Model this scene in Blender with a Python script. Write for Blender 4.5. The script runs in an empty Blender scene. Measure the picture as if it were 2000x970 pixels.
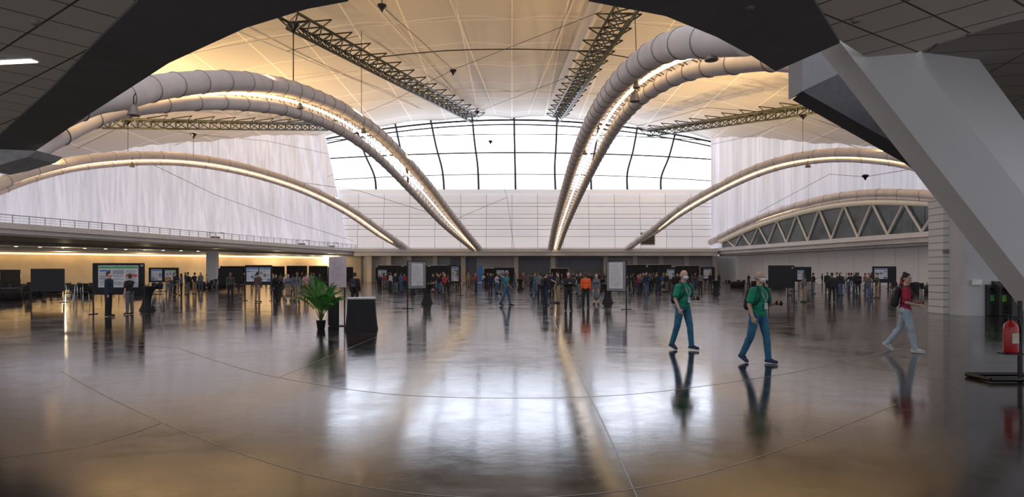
import bpy, math, random
from mathutils import Vector as V, Matrix
random.seed(7)
F=1300.;HZ=533.;CH=1.72
def P(px,py,D): return V(((px-1000)/F*D, D, CH+(HZ-py)/F*D))
def G(px,fy):
    D=F*CH/(fy-HZ); return V(((px-1000)/F*D,D,0))
sc=bpy.context.scene
col=sc.collection
rad=math.radians
try:
    sc.view_settings.view_transform='Standard'; sc.view_settings.look='None'
except Exception: pass
# ---------------- materials
MC={}
def pm(name,c,rough=.6,metal=0.,var=.12,scale=6.,bump=0.,emit=None,es=0.,spec=.5,trans=0.):
    if name in MC: return MC[name]
    m=bpy.data.materials.new(name); m.use_nodes=True
    nt=m.node_tree; N=nt.nodes; L=nt.links
    b=N['Principled BSDF']
    tc=N.new('ShaderNodeTexCoord'); nz=N.new('ShaderNodeTexNoise')
    nz.inputs['Scale'].default_value=scale; nz.inputs['Detail'].default_value=3
    L.new(tc.outputs['Object'],nz.inputs['Vector'])
    r=N.new('ShaderNodeValToRGB')
    r.color_ramp.elements[0].position=.3; r.color_ramp.elements[1].position=.7
    r.color_ramp.elements[0].color=tuple(max(0,x*(1-var)) for x in c)+(1,)
    r.color_ramp.elements[1].color=tuple(min(1,x*(1+var)) for x in c)+(1,)
    L.new(nz.outputs['Fac'],r.inputs['Fac']); L.new(r.outputs['Color'],b.inputs['Base Color'])
    b.inputs['Roughness'].default_value=rough; b.inputs['Metallic'].default_value=metal
    b.inputs['Specular IOR Level'].default_value=spec
    if bump:
        bp=N.new('ShaderNodeBump'); bp.inputs['Strength'].default_value=bump; bp.inputs['Distance'].default_value=.02
        L.new(nz.outputs['Fac'],bp.inputs['Height']); L.new(bp.outputs['Normal'],b.inputs['Normal'])
    if emit:
        b.inputs['Emission Color'].default_value=tuple(emit)+(1,); b.inputs['Emission Strength'].default_value=es
    MC[name]=m; return m
def grid_mat(name,c,line,sx,sy,ang=0.,w=.02,rough=.7,axes='XY',offset=0.,emit=0.):
    if name in MC: return MC[name]
    m=bpy.data.materials.new(name); m.use_nodes=True
    nt=m.node_tree; N=nt.nodes; L=nt.links; b=N['Principled BSDF']
    tc=N.new('ShaderNodeTexCoord'); mp=N.new('ShaderNodeMapping')
    if axes=='XY': mp.inputs['Rotation'].default_value=(0,0,ang); L.new(tc.outputs['Object'],mp.inputs['Vector'])
    else:
        sp=N.new('ShaderNodeSeparateXYZ'); cb=N.new('ShaderNodeCombineXYZ')
        L.new(tc.outputs['Object'],sp.inputs[0]); L.new(sp.outputs[axes[0]],cb.inputs[0]); L.new(sp.outputs[axes[1]],cb.inputs[1])
        L.new(cb.outputs[0],mp.inputs['Vector'])
    br=N.new('ShaderNodeTexBrick'); br.offset=offset; br.squash=1.
    br.inputs['Scale'].default_value=1; br.inputs['Brick Width'].default_value=sx; br.inputs['Row Height'].default_value=sy
    br.inputs['Mortar Size'].default_value=w; br.inputs['Mortar Smooth'].default_value=.1
    br.inputs['Color1'].default_value=tuple(c)+(1,); br.inputs['Color2'].default_value=tuple(x*.93 for x in c)+(1,)
    br.inputs['Mortar'].default_value=tuple(line)+(1,)
    L.new(mp.outputs[0],br.inputs['Vector']); L.new(br.outputs['Color'],b.inputs['Base Color'])
    b.inputs['Roughness'].default_value=rough
    if emit:
        L.new(br.outputs['Color'],b.inputs['Emission Color']); b.inputs['Emission Strength'].default_value=emit
    MC[name]=m; return m
WHITE=pm('white_paint',(.75,.75,.78),.6)
PANEL=grid_mat('white_wall_panel_glow',(.80,.80,.86),(.36,.36,.42),5.,2.2,axes='XZ',w=.06,emit=.38)  # panels emit their own colour, brightening the wall in place of hall light
GREYW=pm('grey_wall_paint',(.48,.47,.47),.7,scale=.5)
LGREY=pm('light_grey_paint',(.6,.59,.6),.7,scale=.3)
DARK=pm('dark_soffit_glow',(.12,.115,.115),.7,scale=.8,emit=(.11,.105,.105),es=.06)  # faint emission added to lift the dim soffit; not a lamp
BLACK=pm('black_fabric',(.012,.012,.014),.85,scale=12,bump=.2)
BMET=pm('black_metal',(.02,.02,.022),.4,.6)
STEEL=pm('dark_green_steel',(.05,.055,.045),.5,.3)
CHROME=pm('chrome_metal',(.5,.5,.52),.3,.9)
CREAM=pm('cream_wall_paint',(.70,.58,.42),.7,scale=.4)
DUCT=pm('duct_fabric_glow',(.66,.60,.59),.6,var=.1,scale=.9,bump=.35,emit=(.75,.62,.6),es=.05)  # slight glow put into the fabric itself, on top of the strip lights
RING=pm('duct_ring_metal',(.34,.30,.28),.5,.3)
WARM=pm('warm_light',(1,.8,.5),.5,emit=(1,.68,.32),es=5.)
COVE=pm('cove_light',(1,.8,.5),.5,emit=(1,.62,.25),es=3.5)
LAMPW=pm('fluorescent_diffuser',(1,.95,.85),.5,emit=(1,.95,.85),es=3.)
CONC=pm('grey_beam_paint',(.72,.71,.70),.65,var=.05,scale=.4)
# ---------------- mesh helpers
def mk(name,verts,faces,mat=None,smooth=False,mats=None,mi=None):
    me=bpy.data.meshes.new(name); me.from_pydata([tuple(v) for v in verts],[],faces)
    o=bpy.data.objects.new(name,me); col.objects.link(o)
    for m in (mats or ([mat] if mat else [])): me.materials.append(m)
    if mi:
        for p,i in zip(me.polygons,mi): p.material_index=i
    if smooth:
        for p in me.polygons: p.use_smooth=True
    me.update(); return o
def W(o):
    if o.parent: return W(o.parent)@o.matrix_parent_inverse@o.matrix_basis
    return o.matrix_basis
def att(c,p):
    c.parent=p; c.matrix_parent_inverse=W(p).inverted(); return c
def empty(name,loc=(0,0,0)):
    e=bpy.data.objects.new(name,None); e.location=loc; e.empty_display_size=.3; col.objects.link(e); return e
def tag(o,label,cat,group=None,kind=None):
    o['label']=label; o['category']=cat
    if group:o['group']=group
    if kind:o['kind']=kind
    return o
def struct(o): o['kind']='structure'; return o
CF=[(0,3,2,1),(4,5,6,7),(0,1,5,4),(1,2,6,5),(2,3,7,6),(3,0,4,7)]
def box(name,size,loc,mat,bev=.0,rot=None):
    sx,sy,sz=[a/2 for a in size]
    vs=[V((x,y,z)) for z in(-sz,sz) for x,y in((-sx,-sy),(sx,-sy),(sx,sy),(-sx,sy))]
    R=rot or Matrix.Identity(3)
    o=mk(name,[R@v for v in vs],CF,mat); o.location=loc
    if bev:
        b=o.modifiers.new('b','BEVEL'); b.width=bev; b.segments=2
    return o
def prism(name,pts,z0,z1,mat):
    n=len(pts); z0s=z0 if isinstance(z0,(list,tuple)) else [z0]*n; z1s=z1 if isinstance(z1,(list,tuple)) else [z1]*n
    vs=[(p[0],p[1],z0s[i]) for i,p in enumerate(pts)]+[(p[0],p[1],z1s[i]) for i,p in enumerate(pts)]
    fs=[tuple(range(n-1,-1,-1)),tuple(range(n,2*n))]+[(i,(i+1)%n,n+(i+1)%n,n+i) for i in range(n)]
    return mk(name,vs,fs,mat)
def plate(name,pts,off,mat):
    n=len(pts); vs=list(pts)+[p+off for p in pts]
    fs=[tuple(range(n-1,-1,-1)),tuple(range(n,2*n))]+[(i,(i+1)%n,n+(i+1)%n,n+i) for i in range(n)]
    return mk(name,vs,fs,mat)
def cr(pts,n):
    out=[]; m=len(pts)
    for i in range(m-1):
        p0=pts[max(i-1,0)];p1=pts[i];p2=pts[i+1];p3=pts[min(i+2,m-1)]
        for k in range(n):
            t=k/n
            out.append(.5*((2*p1)+(-p0+p2)*t+(2*p0-5*p1+4*p2-p3)*t*t+(-p0+3*p1-3*p2+p3)*t**3))
    out.append(pts[-1].copy()); return out
def sweep(name,pts,r,mat,n=8,smooth=True,closed=False,flat=1.):
    m=len(pts); rs=r if isinstance(r,(list,tuple)) else [r]*m
    vs=[];fs=[];ref=None
    for i,p in enumerate(pts):
        a=pts[(i-1)%m if closed else max(i-1,0)];b=pts[(i+1)%m if closed else min(i+1,m-1)]
        d=(b-a).normalized()
        if ref is None: ref=V((0,0,1)) if abs(d.z)<.9 else V((0,1,0))
        s=d.cross(ref).normalized(); u=s.cross(d).normalized(); ref=u
        for k in range(n):
            t=2*math.pi*k/n
            vs.append(p+s*math.cos(t)*rs[i]+u*math.sin(t)*rs[i]*flat)
    for i in range(m if closed else m-1):
        for k in range(n):
            j=(i+1)%m
            fs.append((i*n+k,i*n+(k+1)%n,j*n+(k+1)%n,j*n+k))
    if not closed:
        fs.append(tuple(range(n))[::-1]); fs.append(tuple((m-1)*n+k for k in range(n)))
    return mk(name,vs,fs,mat,smooth)
def multi(name,segs,r,mat,n=5):
    vs=[];fs=[]
    for a,b in segs:
        d=(b-a).normalized(); ref=V((0,0,1)) if abs(d.z)<.9 else V((0,1,0))
        s=d.cross(ref).normalized();u=s.cross(d); o=len(vs)
        for p in(a,b):
            for k in range(n):
                t=2*math.pi*k/n; vs.append(p+s*math.cos(t)*r+u*math.sin(t)*r)
        for k in range(n): fs.append((o+k,o+(k+1)%n,o+n+(k+1)%n,o+n+k))
        fs.append(tuple(o+k for k in range(n))[::-1]); fs.append(tuple(o+n+k for k in range(n)))
    return mk(name,vs,fs,mat)
def lathe(name,prof,mat,n=20,flute=0,fa=0.):
    vs=[];fs=[]
    for r,z in prof:
        for k in range(n):
            t=2*math.pi*k/n; rr=r*(1+(fa*math.sin(flute*t) if flute else 0))
            vs.append((rr*math.cos(t),rr*math.sin(t),z))
    m=len(prof)
    for i in range(m-1):
        for k in range(n): fs.append((i*n+k,i*n+(k+1)%n,(i+1)*n+(k+1)%n,(i+1)*n+k))
    fs.append(tuple(range(n))[::-1]); fs.append(tuple((m-1)*n+k for k in range(n)))
    return mk(name,vs,fs,mat,True)
def copy_tree(root,loc=None,rz=None,scale=None,mats=None):
    n=root.copy(); col.objects.link(n)
    if loc is not None:n.location=loc
    if rz is not None:n.rotation_euler=(0,0,rz)
    if scale is not None:n.scale=(scale,)*3
    def rec(a,b):
        for c in a.children:
            d=c.copy(); d.parent=b; d.matrix_parent_inverse=c.matrix_parent_inverse.copy(); col.objects.link(d); rec(c,d)
    rec(root,n)
    if mats: setm(n,mats)
    return n
def base(n): return n.split('.')[0]
def setm(o,mats):
    for x in [o]+list(o.children_recursive):
        k=base(x.name)
        if k in mats and x.material_slots:
            x.material_slots[0].link='OBJECT'; x.material_slots[0].material=mats[k]
# ---------------- camera, world
cam=bpy.data.cameras.new('camera'); co=bpy.data.objects.new('camera',cam); col.objects.link(co)
co.location=(0,0,CH); co.rotation_euler=(rad(90),0,0); cam.sensor_width=36; cam.lens=36*F/2000; cam.shift_y=(HZ-485)/2000
cam.clip_end=500; sc.camera=co
w=bpy.data.worlds.new('world'); sc.world=w; w.use_nodes=True
bg=w.node_tree.nodes['Background']; bg.inputs[0].default_value=(.90,.91,1,1); bg.inputs[1].default_value=1.0
# ---------------- floor
def floor_mat():
    m=bpy.data.materials.new('polished_concrete'); m.use_nodes=True; nt=m.node_tree;N=nt.nodes;L=nt.links;b=N['Principled BSDF']
    tc=N.new('ShaderNodeTexCoord')
    n1=N.new('ShaderNodeTexNoise');n1.inputs['Scale'].default_value=.45;n1.inputs['Detail'].default_value=8;n1.inputs['Roughness'].default_value=.65;n1.inputs['Distortion'].default_value=1.2
    n2=N.new('ShaderNodeTexNoise');n2.inputs['Scale'].default_value=2.6;n2.inputs['Detail'].default_value=8;n2.inputs['Roughness'].default_value=.7
    L.new(tc.outputs['Object'],n1.inputs['Vector']);L.new(tc.outputs['Object'],n2.inputs['Vector'])
    mx=N.new('ShaderNodeMix');mx.inputs[0].default_value=.45
    L.new(n1.outputs['Fac'],mx.inputs[2]);L.new(n2.outputs['Fac'],mx.inputs[3])
    r=N.new('ShaderNodeValToRGB');e=r.color_ramp.elements
    e[0].position=.38;e[0].color=(.009,.006,.0045,1);e[1].position=.64;e[1].color=(.080,.060,.050,1)
    x=e.new(.5);x.color=(.026,.018,.014,1)
    L.new(mx.outputs[0],r.inputs[0]);L.new(r.outputs[0],b.inputs['Base Color'])
    mr=N.new('ShaderNodeMapRange');mr.inputs[1].default_value=.38;mr.inputs[2].default_value=.64;mr.inputs[3].default_value=.06;mr.inputs[4].default_value=.17
    L.new(mx.outputs[0],mr.inputs[0]);L.new(mr.outputs[0],b.inputs['Roughness'])
    b.inputs['IOR'].default_value=1.42
    bp=N.new('ShaderNodeBump');bp.inputs['Strength'].default_value=.12;bp.inputs['Distance'].default_value=.01
    L.new(n2.outputs['Fac'],bp.inputs['Height']);L.new(bp.outputs[0],b.inputs['Normal'])
    return m
fl=struct(prism('floor',[(-110,-6),(110,-6),(110,134),(-110,134)],-.3,0,floor_mat()))
JM=pm('joint_sealant',(.24,.21,.19),.3,var=.3,scale=3)
JM2=pm('joint_sealant_pale',(.42,.39,.36),.3,var=.3,scale=3)
def joint(i,pp,wd,mat):
    pts=cr([G(*p) for p in pp],8); vs=[];fs=[]
    for k,p in enumerate(pts):
        d=(pts[min(k+1,len(pts)-1)]-pts[max(k-1,0)]).normalized(); s=V((-d.y,d.x,0))*wd/2
        vs+= [p-s+V((0,0,.002)),p+s+V((0,0,.002))]
    for k in range(len(pts)-1): fs.append((2*k,2*k+1,2*k+3,2*k+2))
    o=struct(mk('trim_%d'%i,vs,fs,mat))
    if o.data.polygons[0].normal.z<0: o.data.flip_normals()
joint(1,[(1080,620),(1098,665),(1135,740),(1175,820),(1235,950),(1255,1000)],.012,JM2)
joint(2,[(120,725),(200,770),(330,830),(470,885),(640,935),(800,962),(960,972),(1110,968),(1260,950),(1420,912),(1600,850),(1750,790)],.014,JM2)
joint(3,[(350,680),(440,710),(545,737),(750,768),(1000,777),(1250,768),(1500,735),(1640,708),(1760,680)],.022,JM)
joint(4,[(-20,897),(100,882),(180,868),(260,845),(315,826)],.012,JM)
joint(5,[(545,737),(620,705),(700,672),(780,640)],.014,JM)
joint(6,[(1400,640),(1480,662),(1560,685),(1700,715),(1900,755)],.014,JM)
joint(7,[(60,660),(200,668),(350,680)],.02,JM)
# ---------------- hall shell
def cz(x): return 32-17*(abs(x)/78)**2
CEIL=grid_mat('ceiling_membrane',(.62,.585,.54),(.88,.82,.74),6.5,9.,w=.10,rough=.8)
vs=[];fs=[];nx,ny=48,20
for j in range(ny+1):
    for i in range(nx+1):
        x=-84+168*i/nx;y=26+105.8*j/ny; bay=((x+6.5*40)%13)/13
        vs.append((x,y,cz(x)+.5*math.sin(bay*math.pi)+(132-y)*.012))
for j in range(ny):
    for i in range(nx): a=j*(nx+1)+i; fs.append((a,a+1,a+nx+2,a+nx+1))
ce=struct(mk('ceiling',vs,fs,CEIL,True))
k=20
for x0,x1 in ((-20,-7),(-42,-14),(20,7),(42,14),(0,0),(-9,-3),(9,3)):
    pts=[V((x0+(x1-x0)*t/12,46+84*t/12,cz(x0+(x1-x0)*t/12)+.45)) for t in range(13)]
    struct(sweep('trim_%d'%k,pts,.09,pm('rib_paint',(.8,.74,.66),.6),6)); k+=1
for y in (66,80,96,112):
    pts=[V((x,y,cz(x)+.25)) for x in range(-80,81,5)]
    struct(sweep('trim_%d'%k,pts,.07,MC['rib_paint'],6)); k+=1
def curtain(name,a,b,z0,n,amp,slant=0.,mat=None):
    vs=[];fs=[]; nz=6; d=(V(b)-V(a)); nn=V((-d.y,d.x)).normalized()
    for i in range(n+1):
        t=i/n; p=V(a)+d*t
        o=amp*math.sin(t*n*.9)+amp*.8*math.sin(t*n*.37+1)
        q=p+nn*o; zt=cz(q.x)+1.5
        for j in range(nz+1):
            s=j/nz; xx=q.x+slant*(1-s)*(t if slant>0 else 0) if slant else q.x
            vs.append((xx,q.y,z0+(zt-z0)*s))
    for i in range(n):
        for j in range(nz): c=i*(nz+1)+j; fs.append((c,c+nz+1,c+nz+2,c+1))
    return struct(mk(name,vs,fs,mat,True))
def curtain_mat():
    m=bpy.data.materials.new('backlit_curtain_fabric'); m.use_nodes=True; nt=m.node_tree;N=nt.nodes;L=nt.links;b=N['Principled BSDF']
    tc=N.new('ShaderNodeTexCoord'); mp=N.new('ShaderNodeMapping'); mp.inputs['Scale'].default_value=(1.9,1.9,.045)
    nz=N.new('ShaderNodeTexNoise'); nz.inputs['Scale'].default_value=1.; nz.inputs['Detail'].default_value=7; nz.inputs['Roughness'].default_value=.6
    L.new(tc.outputs['Object'],mp.inputs[0]);L.new(mp.outputs[0],nz.inputs['Vector'])
    r=N.new('ShaderNodeValToRGB');r.color_ramp.elements[0].position=.25;r.color_ramp.elements[1].position=.65
    r.color_ramp.elements[0].color=(.46,.47,.54,1);r.color_ramp.elements[1].color=(.68,.69,.79,1)
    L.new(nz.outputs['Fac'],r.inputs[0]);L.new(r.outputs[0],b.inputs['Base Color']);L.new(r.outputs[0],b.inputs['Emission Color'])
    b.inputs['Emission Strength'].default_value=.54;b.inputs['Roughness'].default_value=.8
    return m
CM=curtain_mat()
curtain('wall_left',(-84,89.6),(-36.5,129),5.0,160,.22,slant=5.0,mat=CM)
curtain('wall_right',(38.5,129),(84,90),5.0,160,.22,mat=CM)
def win_mat():
    m=bpy.data.materials.new('daylit_window'); m.use_nodes=True; nt=m.node_tree;N=nt.nodes;L=nt.links;b=N['Principled BSDF']
    tc=N.new('ShaderNodeTexCoord'); sp=N.new('ShaderNodeSeparateXYZ'); L.new(tc.outputs['Object'],sp.inputs[0])
    nz=N.new('ShaderNodeTexNoise'); nz.inputs['Scale'].default_value=.12; nz.inputs['Detail'].default_value=3; L.new(tc.outputs['Object'],nz.inputs['Vector'])
    mr=N.new('ShaderNodeMapRange'); mr.inputs[1].default_value=17.5; mr.inputs[2].default_value=24; mr.inputs[3].default_value=.85; mr.inputs[4].default_value=4.2
    L.new(sp.outputs[2],mr.inputs[0])
    mu=N.new('ShaderNodeMath');mu.operation='MULTIPLY';ad=N.new('ShaderNodeMath');ad.operation='ADD';ad.inputs[1].default_value=.5
    L.new(nz.outputs['Fac'],ad.inputs[0]);L.new(ad.outputs[0],mu.inputs[0]);L.new(mr.outputs[0],mu.inputs[1])
    L.new(mu.outputs[0],b.inputs['Emission Strength']); b.inputs['Emission Color'].default_value=(.78,.85,1,1); b.inputs['Base Color'].default_value=(.5,.5,.55,1)
    return m
WM=win_mat()
N_=24; vs=[];fs=[]
for i in range(N_+1):
    x=-42+84*i/N_; vs+=[(x,131,16.5),(x,131,cz(x)+1.2)]
for i in range(N_): fs.append((2*i,2*i+2,2*i+3,2*i+1))
win=struct(mk('window_1',vs,fs,WM))
MUL=pm('window_mullion_metal',(.03,.035,.045),.6,.0)
for xt,yt,xb,yb in ((697,258,735,388),(772,246,797,384),(841,238,868,380),(922,232,935,374),(1004,230,1007,373),(1088,232,1085,374),(1170,240,1155,378),(1245,252,1226,382),(1318,268,1292,386)):
    bow=(xt-1005)*.05
    pts=cr([P(xt,yt-4,130.5),P((xt*2+xb)/3-bow*.2,(yt*2+yb)/3,130.5),P((xt+2*xb)/3-bow*.6,(yt+2*yb)/3,130.5),P(xb,yb,130.5)],4)
    att(sweep('mullion',pts,.2,MUL,6),win)
for dz,r in ((.3,.2),(1.2,.15)):
    att(sweep('mullion',[V((x,130.4,cz(x)-dz)) for x in range(-40,41,4)],r,MUL,6),win)
for y,r in ((262,.09),(298,.15),(340,.09)):
    att(sweep('mullion',[P(px,y+((px-1005)/400)**2*14,130.4) for px in range(620,1401,60)],r,MUL,6),win)
for i,(z0,z1,y) in enumerate(((14.6,17.3,130.2),(12.3,14.5,129.9),(10.1,12.2,129.6),(6.2,10.0,129.2))):
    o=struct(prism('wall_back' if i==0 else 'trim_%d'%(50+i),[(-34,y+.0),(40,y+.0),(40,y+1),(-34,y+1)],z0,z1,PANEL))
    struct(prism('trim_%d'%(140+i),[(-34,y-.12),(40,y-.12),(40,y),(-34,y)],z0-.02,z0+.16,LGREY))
struct(prism('trim_55',[(-36,129.7),(40,129.7),(40,131),(-36,131)],17.2,18.0,pm('ledge_paint_glow',(.75,.75,.8),.6,emit=(.8,.82,.9),es=.4)))  # ledge brightness put into the paint as emission
struct(prism('wall_back_lower',[(-34,130.5),(44,130.5),(44,131.5),(-34,131.5)],0,6.2,pm('lower_back_wall',(.42,.40,.39),.7,scale=.2)))
struct(prism('trim_56',[(-30,126.2),(39,126.2),(39,130.5),(-30,130.5)],5.0,6.15,LGREY))
struct(prism('trim_57',[(-30,126.0),(39,126.0),(39,126.3),(-30,126.3)],5.75,6.35,WHITE))
DG=pm('rollup_door_grey',(.13,.14,.17),.5,scale=.5)
n=1
for a,b in ((1013,1072),(1090,1176),(880,930)):
    pa=P(a,500,130.3);pb=P(b,500,130.3)
    d=struct(prism('door_%d'%n,[(pa.x,130.2),(pb.x,130.2),(pb.x,130.6),(pa.x,130.6)],0,4.7,DG)); n+=1
for px in (722,760,800,850,905,1008,1080,1183,1240,1290,1340,1395):
    p=P(px,500,129.8); struct(prism('trim_%d'%(60+n),[(p.x-.45,129.4),(p.x+.45,129.4),(p.x+.45,130.5),(p.x-.45,130.5)],0,5,pm('column_paint',(.6,.56,.52),.7,scale=.4))); n+=1
vg=P(1265,466,129.1); e=empty('wall_vent',(vg.x,129.05,vg.z)); tag(e,'small louvred vent opening in white panel wall','vent')
for nm,s,l,m in (('vent_frame',(2.8,.15,2.4),(0,0,0),pm('vent_frame_tan',(.3,.24,.16),.6)),('vent_opening',(2.4,.1,2.),(0,-.06,0),BMET)):
    o=box(nm,s,l,m); o.parent=e
for i in range(6):
    o=box('louvre',(2.4,.1,.08),(0,-.13,-.85+.34*i),MC['vent_frame_tan']); o.parent=e
# left balcony
def lineY(px,a,b):
    u=(px-1000)/F; return a/(u-b)
def LL(px,a,b):
    y=lineY(px,a,b); return V(((px-1000)/F*y,y))
Lf=(-62.5,.2536)
lf0=LL(-80,*Lf);lf1=LL(704,*Lf)
lw0=V((-84,90.1));lw1=V((-29.5,130))
def lerp(a,b,t): return a+(b-a)*t
struct(prism('wall_left_lower',[lw0,lw1,lw1+V((-.5,.6)),lw0+V((-.5,.6))],0,5,CREAM))
struct(prism('trim_90',[lf0,lf1,lf1+V((-.6,.3)),lf0+V((-.6,0))],5.85,6.4,WHITE))
struct(prism('trim_91',[lf0+V((-.25,0)),lf1+V((-.25,0)),lf1+V((-.8,.3)),lf0+V((-.8,0))],5.4,5.86,LGREY))
struct(prism('trim_92',[lf0+V((-.7,0)),lf1+V((-.2,0)),lw1,lw0],5.25,5.45,WHITE))
a0=lerp(lf0,lw0,.38);a1=lerp(lf1,lw1,.38);b0=lerp(lf0,lw0,.42);b1=lerp(lf1,lw1,.42)
struct(prism('trim_93',[a0,a1,b1,b0],5.0,5.3,GREYW))
a0=lerp(lf0,lw0,.72);a1=lerp(lf1,lw1,.72)
struct(prism('trim_94',[a0,a1,lw1,lw0],4.75,5.28,WHITE))
q0=lw0+V((.5,-.6));q1=lw1+V((.3,-.5))
cv=prism('cove_light_strip',[q0,lerp(q0,q1,.93),lerp(q0,q1,.93)+V((.2,-.25)),q0+V((.2,-.25))],4.5,4.7,COVE)
tag(cv,'warm glowing cove light along top of cream wall','light')
first=None
for i in range(22):
    t=.08+.84*i/21; p=lerp(lerp(lf0,lw0,.66),lerp(lf1,lw1,.66),t)
    if first is None:
        e=empty('recessed_downlight',(p.x,p.y,5.2)); tr=lathe('trim_ring',[(.28,0),(.28,.05),(.2,.06),(.2,.0)],WHITE,16); le=lathe('lamp_lens',[(.01,-.02),(.19,-.02),(.19,.03),(.01,.03)],pm('downlight_glow',(1,.9,.7),.5,emit=(1,.82,.55),es=12),16)
        tr.parent=e;le.parent=e; tag(e,'small round warm recessed downlight under balcony','light','downlights under the balcony'); first=e
    else: copy_tree(first,loc=(p.x,p.y,5.2))
pl=G(415,556); struct(prism('trim_95',[(pl.x-.7,pl.y-.5),(pl.x+.7,pl.y-.5),(pl.x+.7,pl.y+.5),(pl.x-.7,pl.y+.5)],0,5,WHITE))
rl=empty('balcony_railing',(lf1.x,lf1.y,6.4)); tag(rl,'thin pale metal balcony railing with evenly spaced posts','railing')
RM=pm('railing_metal',(.45,.46,.5),.4,.5)
att(sweep('top_rail',[V((lf0.x-.2,lf0.y,7.15)),V((lf1.x-.2,lf1.y,7.15))],.045,RM,6),rl)
for z in (6.65,6.9): att(sweep('cable_rail',[V((lf0.x-.2,lf0.y,z)),V((lf1.x-.2,lf1.y,z))],.018,RM,5),rl)
pp=None
for i in range(46):
    t=i/45; p=lerp(lf0,lf1,t)
    if pp is None:
        pp=box('post',(.07,.07,.75),(p.x-.2,p.y,6.77),RM); att(pp,rl)
    else:
        c=pp.copy(); c.location=(p.x-.2,p.y,6.77); col.objects.link(c)
# right balcony
Rf=(60.55,-.1696)
rf0=LL(1387,*Rf);rf1=LL(1895,*Rf)
struct(prism('trim_100',[rf0,rf1,rf1+V((.8,0)),rf0+V((.8,0))],5.9,6.5,WHITE))
struct(prism('trim_101',[rf0+V((.3,0)),rf1+V((.3,0)),rf1+V((1,0)),rf0+V((1,0))],5.3,5.92,LGREY))
struct(prism('trim_102',[rf0+V((.9,0)),rf1+V((.9,0)),rf1+V((6,0)),rf0+V((6,0))],5.0,5.4,LGREY))
struct(prism('wall_right_lower',[rf0+V((5,0)),rf1+V((5.,0)),rf1+V((5.5,0)),rf0+V((5.5,0))],0,5.2,grid_mat('pale_grey_panel_glow',(.72,.71,.72),(.5,.49,.5),4.,9.,axes='YZ',w=.05,emit=.06)))  # wall panels carry a little added glow as fill light
# ---------------- arches
def arch(label,up,lo,ru,rl,step,strip_off=0.25,sr=.09):
    U=cr([P(*p) for p in up],8); Lo=cr([P(*p) for p in lo],8)
    e=empty('arched_duct',U[-1]); tag(e,label,'duct','arched fabric ducts')
    att(sweep('duct_tube',U,ru,DUCT,20),e); att(sweep('duct_tube',Lo,rl,DUCT,16),e)
    def resamp(pts,n):
        Ls=[0]
        for a,b in zip(pts,pts[1:]): Ls.append(Ls[-1]+(b-a).length)
        out=[];j=0
        for i in range(n+1):
            s=Ls[-1]*i/n
            while j<len(Ls)-2 and Ls[j+1]<s: j+=1
            t=(s-Ls[j])/max(1e-6,Ls[j+1]-Ls[j]); out.append(lerp(pts[j],pts[j+1],min(1,t)))
        return out,Ls[-1]
    for pts,r in ((U,ru),(Lo,rl)):
        _,tot=resamp(pts,2); n=min(46,int(tot/step)); S,_=resamp(pts,n)
        me=None
        for i in range(1,n):
            d=(S[min(i+1,n)]-S[i-1]).normalized(); q=d.to_track_quat('Z','Y')
            if me is None:
                ring=sweep('duct_ring',[V((math.cos(t*math.pi/12)*(r+.01),math.sin(t*math.pi/12)*(r+.01),0)) for t in range(24)],.03,RING,6,closed=True); me=ring.data; o=ring
            else:
                o=bpy.data.objects.new('duct_ring',me); col.objects.link(o)
            o.rotation_mode='QUATERNION'; o.rotation_quaternion=q; o.location=S[i]; att(o,e)
    A,_=resamp(U,60);B,_=resamp(Lo,60)
    mid=[]
    for a,b in zip(A,B):
        m=lerp(a,b,.5+.5*(ru-rl)/max(.3,(a-b).length)*0.5); tc=(V((0,0,CH))-m).normalized(); mid.append(m+tc*strip_off)
    att(sweep('light_strip',mid,sr,WARM,6),e)
    seg=[]
    for i in range(60):
        seg.append((A[i],B[i])) ; seg.append((A[i],B[i+1]))
    att(multi('lattice_frame',seg,.035,pm('ochre_steel',(.22,.16,.09),.5),4),e)
    return mid
m1=arch('large pale fabric twin duct arch with warm lights, rising over hall',
 [(40,262,24),(110,225,25),(180,196,26),(240,186,27.5),(310,170,30.5),(400,160,34.5),(480,160,38.5),(560,172,44),(640,200,52),(700,233,59),(760,280,69),(830,355,85),(885,425,104),(938,488,127.5)],
 [(40,310,24),(120,262,26),(215,219,29),(300,205,31.5),(400,200,35),(480,203,39),(560,215,44),(630,238,51),(690,270,58),(750,318,68),(815,385,85),(870,442,104),(927,489,127.5)],.58,.40,2.2)
m2=arch('large pale fabric twin duct arch with glowing lattice between tubes',
 [(1460,72,20.5),(1370,80,23),(1310,90,26.5),(1255,120,31),(1210,160,37),(1175,205,46),(1145,258,58),(1120,320,74),(1100,385,94),(1085,440,112),(1075,488,127.5)],
 [(1580,118,20),(1500,114,22.5),(1420,124,25),(1350,137,29),(1290,164,34),(1240,202,41),(1200,252,52),(1165,315,68),(1133,380,89),(1107,440,110),(1090,488,127.5)],.58,.42,2.2,.1,.10)
m3=arch('long low pale fabric duct arch with warm strip light below',
 [(-80,395,61),(0,358,66),(60,336,69),(130,318,73),(200,308,77),(280,304,82),(360,307,87),(440,318,92),(520,338,98),(600,366,104),(680,405,112),(745,450,120),(800,489,127.5)],
 [(-80,413,61),(0,376,66),(60,353,69),(130,334,73),(200,324,77),(280,319,82),(360,321,87),(440,332,92),(520,351,98),(600,379,104),(676,417,112),(740,460,120),(793,490,127.5)],.55,.25,3.2,sr=.07)
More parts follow.
